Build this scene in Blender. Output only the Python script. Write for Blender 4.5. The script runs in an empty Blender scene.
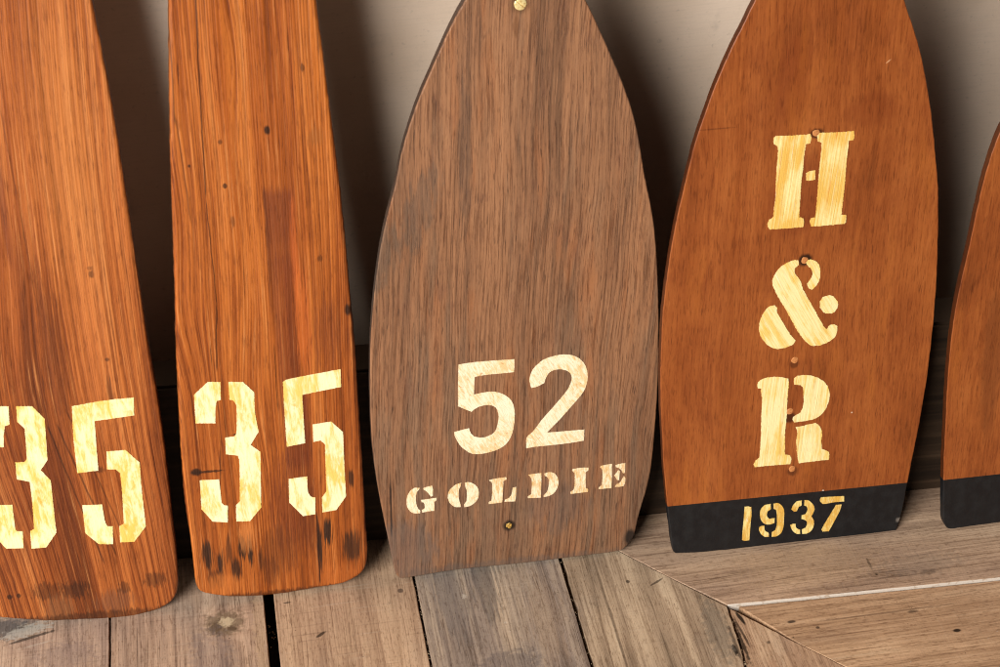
import bpy, bmesh, math, random
from mathutils import Vector, Matrix, noise as mnoise
random.seed(7)
D = {"blade3":{"P0":[-0.0002,-0.00108,0.00107],"lean":7.6,"phi":0.031311,"L":[[-0.02955,0.39083],[-0.03864,0.37394],[-0.04879,0.35092],[-0.05514,0.3369],[-0.06097,0.32085],[-0.06744,0.29963],[-0.06978,0.2847],[-0.07748,0.2564],[-0.08198,0.23312],[-0.08555,0.20723],[-0.08793,0.18272],[-0.08919,0.15756],[-0.08959,0.14115],[-0.08934,0.10525],[-0.08645,0.07097],[-0.08095,0.03137],[-0.07754,0.00773]],"B":[[-0.0757,0.00101],[-0.07243,-0.00151],[-0.03369,0.00112],[0.00676,0.00115],[0.04762,0.00218],[0.07438,0.00344],[0.0804,0.00766]],"R":[[0.08422,0.01458],[0.08584,0.02414],[0.08825,0.03836],[0.09265,0.05805],[0.09445,0.09401],[0.09475,0.12639],[0.09402,0.15509],[0.0925,0.18387],[0.09052,0.20919],[0.0878,0.23468],[0.08397,0.25702],[0.07902,0.27572],[0.07545,0.29527],[0.07094,0.31407],[0.06446,0.33289],[0.05563,0.35311],[0.04793,0.36959],[0.03938,0.38745]],"chars":{"5":[[[-0.03434,0.15795],[-0.02645,0.15871],[-0.01235,0.15889],[0.00127,0.15863],[0.00133,0.15368],[0.00106,0.14898],[-0.00682,0.14885],[-0.01774,0.14862],[-0.02373,0.14794],[-0.02405,0.14174],[-0.02427,0.13549],[-0.01934,0.13628],[-0.01331,0.13658],[-0.00781,0.13517],[-0.00338,0.13222],[-3e-05,0.1281],[0.00171,0.12157],[0.0019,0.11452],[0.0011,0.10687],[-0.00084,0.1006],[-0.00415,0.09573],[-0.0086,0.09293],[-0.01419,0.09129],[-0.02089,0.09055],[-0.02648,0.09178],[-0.03148,0.09595],[-0.03479,0.10083],[-0.03698,0.10622],[-0.03729,0.10908],[-0.03199,0.11021],[-0.02735,0.11103],[-0.02647,0.10773],[-0.02425,0.10454],[-0.01981,0.10318],[-0.01536,0.10376],[-0.01148,0.10621],[-0.00962,0.11053],[-0.00878,0.11686],[-0.00936,0.12139],[-0.01082,0.12446],[-0.01381,0.12627],[-0.01767,0.12665],[-0.02151,0.12576],[-0.02426,0.12412],[-0.02591,0.12264],[-0.02976,0.12466],[-0.03468,0.12768],[-0.03462,0.14336]]],"2":[[[0.01202,0.13643],[0.01084,0.14094],[0.01099,0.14531],[0.01289,0.15012],[0.01612,0.1538],[0.01991,0.15668],[0.02591,0.15861],[0.03139,0.15923],[0.03692,0.15848],[0.04196,0.15591],[0.0454,0.15211],[0.04778,0.14689],[0.04851,0.1418],[0.04811,0.13679],[0.04639,0.13125],[0.04286,0.12586],[0.03908,0.12111],[0.03582,0.11694],[0.03038,0.1104],[0.02324,0.10269],[0.0317,0.10249],[0.04073,0.10249],[0.04752,0.10245],[0.04767,0.09761],[0.04746,0.0937],[0.03874,0.09289],[0.02742,0.09248],[0.01613,0.09233],[0.00937,0.09172],[0.0093,0.09696],[0.01002,0.10079],[0.01367,0.10431],[0.01913,0.11216],[0.02675,0.12168],[0.03325,0.12997],[0.03645,0.13536],[0.03776,0.14029],[0.03732,0.14385],[0.03503,0.14657],[0.03112,0.14818],[0.02725,0.14817],[0.02397,0.14685],[0.02183,0.14367],[0.02059,0.13939],[0.01643,0.13727]]],"G":[[[-0.05956,0.06896],[-0.06266,0.0693],[-0.0654,0.06756],[-0.0674,0.06427],[-0.06826,0.05972],[-0.0678,0.05501],[-0.06606,0.05154],[-0.06297,0.0496],[-0.05961,0.04941],[-0.05958,0.05147],[-0.06111,0.05379],[-0.06206,0.05763],[-0.06223,0.06184],[-0.06155,0.06594],[-0.06035,0.06766]],[[-0.05723,0.0687],[-0.05489,0.06919],[-0.05154,0.06993],[-0.05104,0.06572],[-0.05132,0.06203],[-0.05265,0.06153],[-0.05395,0.0639],[-0.05571,0.06623],[-0.05702,0.06729]],[[-0.05892,0.05961],[-0.05384,0.0598],[-0.04876,0.06017],[-0.04917,0.05807],[-0.05035,0.05727],[-0.05024,0.05351],[-0.05043,0.05025],[-0.05435,0.05022],[-0.05827,0.04973],[-0.05848,0.05163],[-0.05667,0.05283],[-0.05663,0.05563],[-0.05738,0.05758],[-0.05871,0.05791]]],"O":[[[-0.03267,0.07001],[-0.0358,0.06915],[-0.03894,0.06671],[-0.04091,0.06368],[-0.04149,0.06002],[-0.04073,0.0562],[-0.03863,0.05315],[-0.03588,0.05144],[-0.03312,0.05132],[-0.03327,0.0535],[-0.03413,0.05687],[-0.03443,0.06064],[-0.0341,0.06479],[-0.03307,0.06746]],[[-0.03033,0.06994],[-0.0272,0.06988],[-0.02406,0.06787],[-0.02186,0.06485],[-0.02115,0.06104],[-0.02169,0.0569],[-0.02366,0.05383],[-0.02681,0.05155],[-0.03076,0.05087],[-0.03076,0.05275],[-0.02941,0.05541],[-0.02893,0.0591],[-0.02908,0.06331],[-0.02994,0.06666]]],"L":[[[-0.01465,0.0701],[-0.00993,0.0708],[-0.00325,0.07119],[-0.00299,0.06949],[-0.00503,0.06841],[-0.0053,0.06304],[-0.00549,0.05745],[-0.00568,0.05184],[-0.00981,0.05164],[-0.01456,0.05141],[-0.01457,0.05301],[-0.01283,0.05404],[-0.01239,0.05915],[-0.01241,0.06382],[-0.01259,0.06756]],[[-0.00426,0.05215],[-0.00387,0.05371],[-0.0015,0.05467],[0.00029,0.05728],[0.00119,0.06252],[0.0034,0.06284],[0.00339,0.05741],[0.0029,0.05183],[-0.00068,0.05194]]],"D":[[[0.01106,0.07151],[0.01517,0.07181],[0.01992,0.07195],[0.02003,0.06636],[0.01993,0.05888],[0.01989,0.05277],[0.0155,0.05298],[0.01135,0.05325],[0.01148,0.05464],[0.01345,0.05603],[0.01376,0.06143],[0.01351,0.06706],[0.01268,0.06948]],[[0.02192,0.07127],[0.02547,0.07201],[0.02868,0.07055],[0.03075,0.06707],[0.03141,0.06279],[0.03055,0.05866],[0.02824,0.05515],[0.02508,0.05343],[0.02172,0.05304],[0.0217,0.05418],[0.02381,0.05658],[0.02477,0.06023],[0.02499,0.06489],[0.02413,0.06796],[0.02219,0.06966]]],"I":[[[0.04019,0.07164],[0.04056,0.07272],[0.04533,0.07314],[0.05109,0.07281],[0.05115,0.07094],[0.04945,0.06926],[0.04945,0.06412],[0.04983,0.0575],[0.05132,0.05592],[0.05131,0.05375],[0.04592,0.05368],[0.0399,0.0534],[0.03946,0.05486],[0.04182,0.05649],[0.04225,0.06115],[0.0422,0.06583],[0.04186,0.06914]]],"E":[[[0.0588,0.07199],[0.05932,0.07315],[0.06291,0.0737],[0.06674,0.07394],[0.06682,0.06787],[0.06708,0.06128],[0.06708,0.05515],[0.0628,0.05514],[0.05852,0.05514],[0.05848,0.05637],[0.06044,0.05776],[0.06074,0.0629],[0.06053,0.06854],[0.05996,0.07094]],[[0.0692,0.07275],[0.07254,0.07352],[0.07559,0.07366],[0.07568,0.06973],[0.07568,0.06599],[0.07431,0.06595],[0.07315,0.0686],[0.07122,0.07039],[0.06943,0.07114]],[[0.06848,0.0647],[0.07001,0.06659],[0.07129,0.0688],[0.07214,0.06777],[0.07213,0.06402],[0.07187,0.06076],[0.07065,0.06089],[0.06959,0.06308]],[[0.0694,0.05584],[0.07038,0.05762],[0.07276,0.05878],[0.0741,0.06146],[0.07521,0.06369],[0.07607,0.06266],[0.07615,0.05889],[0.07531,0.05586],[0.07249,0.05551]]]},"pts":{"screw":[[0.00183,0.38698]],"screw2":[[-0.00101,0.03287]],"knot":[[0.08084,0.01334]]}},"blade4":{"P0":[0.19045,-0.01173,0.00075],"lean":7.4,"phi":0.00731,"L":[[-0.04678,0.38359],[-0.05569,0.36356],[-0.06526,0.3414],[-0.07156,0.32224],[-0.07789,0.30086],[-0.0825,0.27891],[-0.0879,0.25024],[-0.09137,0.22416],[-0.09395,0.19693],[-0.09476,0.17168],[-0.09444,0.13576],[-0.09406,0.1273],[-0.09101,0.08157],[-0.08778,0.04941],[-0.08412,0.02049]],"B":[[-0.0819,0.00546],[-0.07994,0.00237],[-0.05598,0.00043],[-0.01406,-8e-05],[0.02832,-0.00059],[0.07116,-0.00128],[0.07585,-0.00077]],"R":[[0.07672,0.00336],[0.07876,0.01922],[0.07965,0.03746],[0.0815,0.05961],[0.08379,0.09505],[0.08455,0.11029],[0.08493,0.14479],[0.08413,0.17553],[0.08263,0.20131],[0.08038,0.22659],[0.07809,0.2486],[0.07619,0.26085],[0.07233,0.28101],[0.06822,0.30081],[0.06304,0.32222],[0.05723,0.34138],[0.05081,0.3584],[0.04286,0.37703]],"chars":{"H":[[[-0.03034,0.29815],[-0.02897,0.29918],[-0.01841,0.29859],[-0.00786,0.29847],[-0.00711,0.29587],[-0.00743,0.29267],[-0.0104,0.29212],[-0.01074,0.28462],[-0.0108,0.27762],[-0.01125,0.26825],[-0.01111,0.25516],[-0.01102,0.24434],[-0.00834,0.24347],[-0.00759,0.24097],[-0.0079,0.23736],[-0.01876,0.23759],[-0.02925,0.23802],[-0.03067,0.24083],[-0.02999,0.24439],[-0.02748,0.24595],[-0.02696,0.25906],[-0.02715,0.27092],[-0.02727,0.28147],[-0.02717,0.28842],[-0.02776,0.29252],[-0.03031,0.29425]],[[-0.00858,0.27331],[-0.00608,0.27449],[-0.00304,0.27456],[-0.00259,0.26862],[-0.00562,0.26831],[-0.00823,0.26856]],[[-0.0037,0.29787],[-0.00121,0.2988],[0.00832,0.29819],[0.01895,0.29818],[0.01977,0.29522],[0.01946,0.29236],[0.01645,0.29205],[0.01646,0.28798],[0.01623,0.27749],[0.01643,0.26447],[0.01621,0.25494],[0.01602,0.24351],[0.01918,0.24284],[0.01928,0.23894],[0.01851,0.23719],[0.00759,0.23705],[-0.00274,0.23722],[-0.0039,0.24061],[-0.00317,0.24296],[-0.00068,0.24332],[-0.00036,0.25413],[-0.0005,0.26487],[-0.00053,0.2755],[-0.00021,0.28599],[-0.00037,0.29239],[-0.00302,0.29343]]],"&":[[[-0.00913,0.21479],[-0.00891,0.21166],[-0.01141,0.20943],[-0.0108,0.20562],[-0.00733,0.20086],[-0.00516,0.19496],[-0.00176,0.18826],[0.00227,0.18144],[0.00637,0.17393],[0.01115,0.16563],[0.0131,0.16346],[0.01409,0.16595],[0.01696,0.16719],[0.0197,0.16559],[0.01999,0.16204],[0.01869,0.15761],[0.01443,0.15416],[0.00978,0.15272],[0.00502,0.15261],[0.0013,0.15461],[-0.00389,0.16081],[-0.00925,0.16985],[-0.01464,0.18009],[-0.0199,0.18895],[-0.0239,0.19696],[-0.02515,0.20212],[-0.02392,0.20637],[-0.02076,0.21103],[-0.01578,0.21424],[-0.01182,0.21532]],[[-0.00483,0.21435],[-0.00138,0.21461],[0.00222,0.213],[0.00445,0.20965],[0.00554,0.20453],[0.00522,0.19954],[0.00352,0.19593],[0.00103,0.19329],[-0.00105,0.19452],[-0.00246,0.19783],[-0.00088,0.20018],[0.00059,0.2038],[-0.00051,0.20767],[-0.00343,0.21109]],[[0.01891,0.18091],[0.01882,0.17893],[0.01799,0.17726],[0.01694,0.17562],[0.01517,0.17512],[0.01335,0.17518],[0.01156,0.17527],[0.00955,0.1766],[0.00846,0.17835],[0.00697,0.18014],[0.00709,0.1822],[0.00665,0.18418],[0.00788,0.18601],[0.00869,0.18743],[0.01058,0.18777],[0.01232,0.18818],[0.01413,0.18784],[0.01611,0.18631],[0.0173,0.1849],[0.01857,0.18304]],[[-0.02254,0.18478],[-0.02089,0.18269],[-0.02068,0.17947],[-0.01712,0.1733],[-0.01245,0.16503],[-0.00957,0.1608],[-0.00724,0.15793],[-0.00825,0.15543],[-0.01286,0.1536],[-0.01875,0.15309],[-0.02361,0.15522],[-0.02801,0.15964],[-0.03104,0.16517],[-0.03186,0.17108],[-0.03079,0.17674],[-0.02821,0.18221],[-0.02543,0.18446]]],"R":[[[-0.0304,0.12864],[-0.029,0.13115],[-0.02432,0.1326],[-0.01715,0.13242],[-0.00983,0.13021],[-0.00951,0.12548],[-0.00965,0.11334],[-0.00931,0.10102],[-0.00945,0.08862],[-0.00861,0.07245],[-0.00483,0.07097],[-0.00374,0.06759],[-0.00436,0.06413],[-0.01647,0.06472],[-0.02875,0.06491],[-0.02946,0.0667],[-0.02843,0.07009],[-0.02573,0.07185],[-0.02566,0.08511],[-0.02629,0.10175],[-0.02646,0.11268],[-0.02715,0.1202],[-0.02804,0.12501],[-0.0301,0.12553]],[[-0.00621,0.12978],[-0.00395,0.13179],[0.00207,0.13148],[0.00823,0.12941],[0.01397,0.12538],[0.0174,0.12024],[0.01881,0.11465],[0.01832,0.10858],[0.01611,0.10269],[0.01181,0.0984],[0.00583,0.0968],[-0.0039,0.09649],[-0.00529,0.09915],[-0.00421,0.10107],[-0.00012,0.10331],[0.00137,0.10792],[0.00124,0.11474],[0.00038,0.12161],[-0.00164,0.12454],[-0.0059,0.12532]],[[-0.00241,0.09258],[0.00365,0.09321],[0.01089,0.09438],[0.01425,0.0905],[0.01587,0.08543],[0.01604,0.07842],[0.0168,0.0734],[0.02134,0.07071],[0.02244,0.06774],[0.02248,0.06419],[0.01317,0.06426],[0.00144,0.06409],[0.00012,0.07062],[-0.00132,0.08063],[-0.00108,0.08756]]],"1":[[[-0.03394,0.03427],[-0.03125,0.03422],[-0.02896,0.03338],[-0.02845,0.02753],[-0.02866,0.02016],[-0.02869,0.01272],[-0.02877,0.00609],[-0.03193,0.0059],[-0.03425,0.00687],[-0.03427,0.01563],[-0.03401,0.02408]]],"9":[[[-0.01553,0.03418],[-0.01523,0.02941],[-0.01741,0.02812],[-0.01767,0.02499],[-0.01614,0.02213],[-0.01206,0.0221],[-0.01197,0.01784],[-0.01491,0.01697],[-0.01858,0.0177],[-0.02147,0.02075],[-0.02282,0.02517],[-0.0225,0.0304],[-0.02,0.03374]],[[-0.01399,0.03397],[-0.01057,0.03403],[-0.00771,0.03154],[-0.00578,0.02706],[-0.00541,0.02012],[-0.00544,0.01374],[-0.00668,0.00909],[-0.00971,0.00662],[-0.01354,0.00663],[-0.01379,0.01063],[-0.01141,0.0119],[-0.0105,0.01604],[-0.01117,0.02516],[-0.01202,0.02844],[-0.01371,0.02951]],[[-0.02079,0.01694],[-0.01897,0.01669],[-0.01828,0.01286],[-0.01559,0.01034],[-0.01519,0.00686],[-0.0184,0.00731],[-0.02129,0.01007],[-0.02288,0.01404],[-0.02255,0.01612]]],"3":[[[0.00595,0.03389],[0.00617,0.02965],[0.00423,0.02885],[0.00312,0.02531],[0.00087,0.02509],[-0.00111,0.02747],[1e-05,0.03101],[0.00252,0.03383]],[[0.00748,0.03399],[0.01071,0.03324],[0.01415,0.02961],[0.01553,0.02573],[0.01471,0.02213],[0.01377,0.02013],[0.01562,0.01615],[0.01594,0.01183],[0.01442,0.00775],[0.01136,0.00581],[0.00786,0.00598],[0.00739,0.01002],[0.01006,0.01104],[0.01074,0.01415],[0.00964,0.01676],[0.0066,0.01846],[0.00637,0.02168],[0.00924,0.02235],[0.01019,0.0254],[0.00972,0.0281],[0.00763,0.02945]],[[-0.00114,0.01474],[0.00152,0.01565],[0.00292,0.01524],[0.00379,0.01191],[0.00648,0.00993],[0.00675,0.00613],[0.0035,0.00691],[0.00053,0.01023]]],"7":[[[0.01845,0.03272],[0.0192,0.03472],[0.0265,0.03426],[0.03548,0.03358],[0.03607,0.02875],[0.02875,0.029],[0.0215,0.02861],[0.01908,0.03053]],[[0.03027,0.0271],[0.0344,0.02686],[0.03384,0.02269],[0.03122,0.01559],[0.02854,0.009],[0.02699,0.00545],[0.02236,0.00588],[0.02155,0.00804],[0.02402,0.01391],[0.02716,0.02042]]]},"pts":{"rivet":[[-0.00421,0.29884],[-0.00517,0.21438],[-0.00658,0.1434],[-0.00728,0.10515],[-0.0026,0.06007]],"band":[[-0.08739,0.0414],[0.08001,0.03814]],"speck":[[0.02017,0.04016],[0.03521,0.10025]],"crack":[[-0.07751,0.30651],[-0.05089,0.30733]]}},"blade2":{"P0":[-0.15959,-0.00162,0.00122],"lean":7.4,"phi":0.030436,"L":[[-0.03197,0.40436],[-0.03629,0.34616],[-0.04002,0.28439],[-0.04268,0.23191],[-0.04503,0.19594],[-0.0479,0.12733],[-0.04867,0.07999],[-0.04735,0.05072],[-0.04716,0.03111],[-0.0466,0.01514]],"B":[[-0.04329,0.0083],[-0.02953,0.00333],[-0.01549,0.00106],[0.00588,0.00048],[0.02748,0.00224],[0.04774,0.00419],[0.0595,0.01005]],"R":[[0.06374,0.01763],[0.0651,0.0303],[0.06457,0.04543],[0.06394,0.08651],[0.06267,0.14444],[0.06175,0.18633],[0.06042,0.20983],[0.05879,0.25067],[0.05603,0.29667],[0.05304,0.33468],[0.05031,0.37099],[0.04771,0.40037]],"chars":{"3":[[[-0.02818,0.16545],[-0.02067,0.16473],[-0.02124,0.15218],[-0.02382,0.15156],[-0.025,0.14549],[-0.02568,0.13578],[-0.03759,0.13699],[-0.03694,0.15723]],[[-0.01595,0.16428],[-0.00707,0.16343],[-0.00083,0.15547],[-0.00123,0.14135],[0.00018,0.12687],[-0.00538,0.11802],[0.00039,0.11232],[-0.00159,0.07063],[-0.00918,0.06103],[-0.01772,0.06163],[-0.01723,0.07391],[-0.01457,0.07682],[-0.01297,0.1064],[-0.01374,0.11106],[-0.02094,0.11274],[-0.02042,0.12484],[-0.0148,0.12516],[-0.01338,0.12826],[-0.01217,0.14688],[-0.01384,0.15111],[-0.01605,0.15168]],[[-0.03817,0.0953],[-0.02631,0.09456],[-0.02598,0.07716],[-0.02429,0.07471],[-0.0223,0.07449],[-0.02316,0.06168],[-0.03252,0.06333],[-0.03872,0.07351]]],"5":[[[0.01684,0.16118],[0.01963,0.16267],[0.05226,0.16693],[0.0521,0.15428],[0.0281,0.15093],[0.02811,0.13488],[0.02829,0.11583],[0.01683,0.11429],[0.01671,0.14139]],[[0.03349,0.12893],[0.0452,0.12992],[0.05213,0.12159],[0.05205,0.09765],[0.05228,0.07317],[0.04575,0.0634],[0.03685,0.0625],[0.03702,0.07392],[0.04003,0.07832],[0.04054,0.11365],[0.03804,0.11665],[0.03339,0.11622]],[[0.01668,0.09028],[0.02837,0.09088],[0.02832,0.07962],[0.03001,0.07527],[0.03279,0.07439],[0.03224,0.06168],[0.02432,0.06105],[0.01624,0.07245]]]},"pts":{"knots":[[0.0166,0.3261],[-0.0091,0.29342],[-0.01004,0.32056],[-0.02833,0.30713],[-0.04004,0.10154],[-0.00949,0.12628],[0.05823,0.20729],[0.05593,0.08662]],"patch":[[0.02174,0.28558],[0.01553,0.22441],[0.01166,0.28944],[0.03047,0.2881]],"burn":[[-0.03605,0.03765],[-0.01527,0.03515],[-0.01235,0.03085],[0.03773,0.04462],[0.04078,0.04033],[0.05637,0.02254],[-0.04014,0.04206]],"mark":[[-0.04004,0.10154],[-0.02349,0.10049]],"crack":[[-0.01603,0.40356],[-0.02041,0.28548],[-0.02309,0.20079]]}},"blade1":{"P0":[-0.28772,-0.00114,0.00125],"lean":7.6,"phi":0.042941,"L":[[-0.04718,0.41388],[-0.05056,0.35252],[-0.05503,0.26859],[-0.06045,0.1774],[-0.06414,0.0999],[-0.06663,0.04764],[-0.06676,0.0322]],"B":[[-0.0623,0.01917],[-0.05156,0.01161],[-0.0428,0.00741],[-0.03075,0.0044],[-0.01243,0.00097],[0.00624,-0.00041],[0.02505,-0.00164],[0.03772,-0.00166],[0.05193,0.00121],[0.06245,0.00565]],"R":[[0.068,0.01226],[0.07006,0.02002],[0.07043,0.03108],[0.07079,0.04361],[0.06988,0.08006],[0.06881,0.13207],[0.06684,0.16813],[0.06411,0.20681],[0.06199,0.25123],[0.05987,0.29631],[0.05762,0.33681],[0.05466,0.37577],[0.05134,0.4102]],"chars":{"3":[[[-0.01573,0.16247],[-0.00647,0.16168],[-0.00022,0.15246],[-0.00091,0.13585],[-0.00148,0.12309],[-0.00616,0.11618],[-0.00109,0.10811],[-0.00136,0.09077],[-0.00156,0.06942],[-0.00881,0.05887],[-0.01785,0.05888],[-0.0172,0.07197],[-0.01464,0.07358],[-0.01368,0.09384],[-0.01361,0.10841],[-0.02098,0.11092],[-0.02052,0.12309],[-0.01498,0.12293],[-0.01354,0.12547],[-0.01243,0.14656],[-0.01621,0.1516]],[[-0.02779,0.16351],[-0.01999,0.16284],[-0.02101,0.14994],[-0.02367,0.1493],[-0.02507,0.14331],[-0.02606,0.13461],[-0.03798,0.13535],[-0.03619,0.15527]],[[-0.03737,0.09345],[-0.02566,0.09264],[-0.02586,0.07474],[-0.02489,0.07277],[-0.02164,0.07243],[-0.02257,0.05976],[-0.03298,0.06049],[-0.0386,0.07009]]],"5":[[[0.01652,0.15974],[0.03594,0.16206],[0.05324,0.16267],[0.05253,0.15016],[0.02886,0.1482],[0.0284,0.135],[0.02788,0.11263],[0.0152,0.11202],[0.01528,0.13619]],[[0.03396,0.12593],[0.04539,0.12595],[0.05312,0.11622],[0.05279,0.09653],[0.05321,0.0685],[0.04515,0.05758],[0.03645,0.05793],[0.03701,0.07017],[0.03988,0.07176],[0.04082,0.09769],[0.04076,0.10959],[0.03831,0.11254],[0.03313,0.11303]],[[0.01594,0.08816],[0.02791,0.08753],[0.0286,0.07479],[0.02978,0.07091],[0.03294,0.07059],[0.03209,0.05705],[0.02332,0.05798],[0.01579,0.06709]]]},"pts":{"marks":[[0.02889,0.11286],[0.00543,0.02409],[0.05571,0.02638],[-0.03486,0.02312]]}},"blade5":{"P0":[0.37821,-0.01838,0.00074],"lean":7.3,"phi":0.0,"L":[[-0.07578,0.29562],[-0.08092,0.27526],[-0.0841,0.25366],[-0.08747,0.21581],[-0.09023,0.19085],[-0.09183,0.16519],[-0.09174,0.13874],[-0.09054,0.11152],[-0.088,0.07408],[-0.08579,0.04513],[-0.08246,0.01282]],"B":[[-0.08077,0.0051],[-0.07702,0.00038],[-0.06906,4e-05],[-0.04017,0.00041],[0.0,0.0]],"R":[],"chars":{},"pts":{"band":[[-0.08472,0.04176],[-0.04525,0.04109]]}},"cam":{"C":[-0.15465308882253245,-0.8301910490916842,0.8202666910848263],"F":[0.14078747227370084,0.7903763572647007,-0.5962248749656158]}}
sc = bpy.context.scene
col = sc.collection
R = math.radians

# ------------------------------------------------------------------ helpers
def link(o, parent=None):
    col.objects.link(o)
    if parent: o.parent = parent
    return o
def mesh_obj(name, bm, mats, parent=None):
    me = bpy.data.meshes.new(name); bm.to_mesh(me); bm.free()
    for m in (mats if isinstance(mats, (list, tuple)) else [mats]): me.materials.append(m)
    return link(bpy.data.objects.new(name, me), parent)
def empty(name, mw):
    o = bpy.data.objects.new(name, None); o.empty_display_size = .02; o.matrix_world = mw
    return link(o)
def tag(o, label=None, cat=None, group=None, kind=None):
    for k, v in (('label', label), ('category', cat), ('group', group), ('kind', kind)):
        if v: o[k] = v
    return o

def smooth_closed(pts, corner=38, step=.0006):
    """Catmull-Rom through the points, keeping sharp corners, resampled at a step"""
    n = len(pts); P = [Vector(p).to_2d() for p in pts]
    sharp = []
    for i in range(n):
        a = P[i]-P[i-1]; b = P[(i+1) % n]-P[i]
        sharp.append(a.length > 1e-9 and b.length > 1e-9 and abs(math.degrees(a.angle(b))) > corner)
    out = []
    for i in range(n):
        p1, p2 = P[i], P[(i+1) % n]
        p0 = P[i-1] if not sharp[i] else p1*2-p2
        p3 = P[(i+2) % n] if not sharp[(i+1) % n] else p2*2-p1
        d = (p2-p1).length; k = max(1, int(round(d/step)))
        # limit tangents when neighbours are much longer
        t1 = (p2-p0)*.5; t2 = (p3-p1)*.5
        if t1.length > d*1.2: t1 *= d*1.2/t1.length
        if t2.length > d*1.2: t2 *= d*1.2/t2.length
        for j in range(k):
            t = j/k; h = (2*t**3-3*t*t+1, t**3-2*t*t+t, -2*t**3+3*t*t, t**3-t*t)
            out.append(p1*h[0]+t1*h[1]+p2*h[2]+t2*h[3])
    return out
def roughen(pts, amp, seed, freq=420):
    out = []; n = len(pts)
    for i, p in enumerate(pts):
        q = Vector((p.x*freq+seed, p.y*freq, seed*3.1))
        q2 = Vector((p.x*freq*3+seed, p.y*freq*3, seed*1.7))
        d = Vector((mnoise.noise(q), mnoise.noise(q+Vector((31, 7, 5))))) + .5*Vector((mnoise.noise(q2), mnoise.noise(q2+Vector((3, 77, 5)))))
        out.append(p+d*amp)
    return out
def ccw(pts):
    a = sum(pts[i-1].x*pts[i].y-pts[i].x*pts[i-1].y for i in range(len(pts)))
    return pts if a > 0 else list(reversed(pts))

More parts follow.
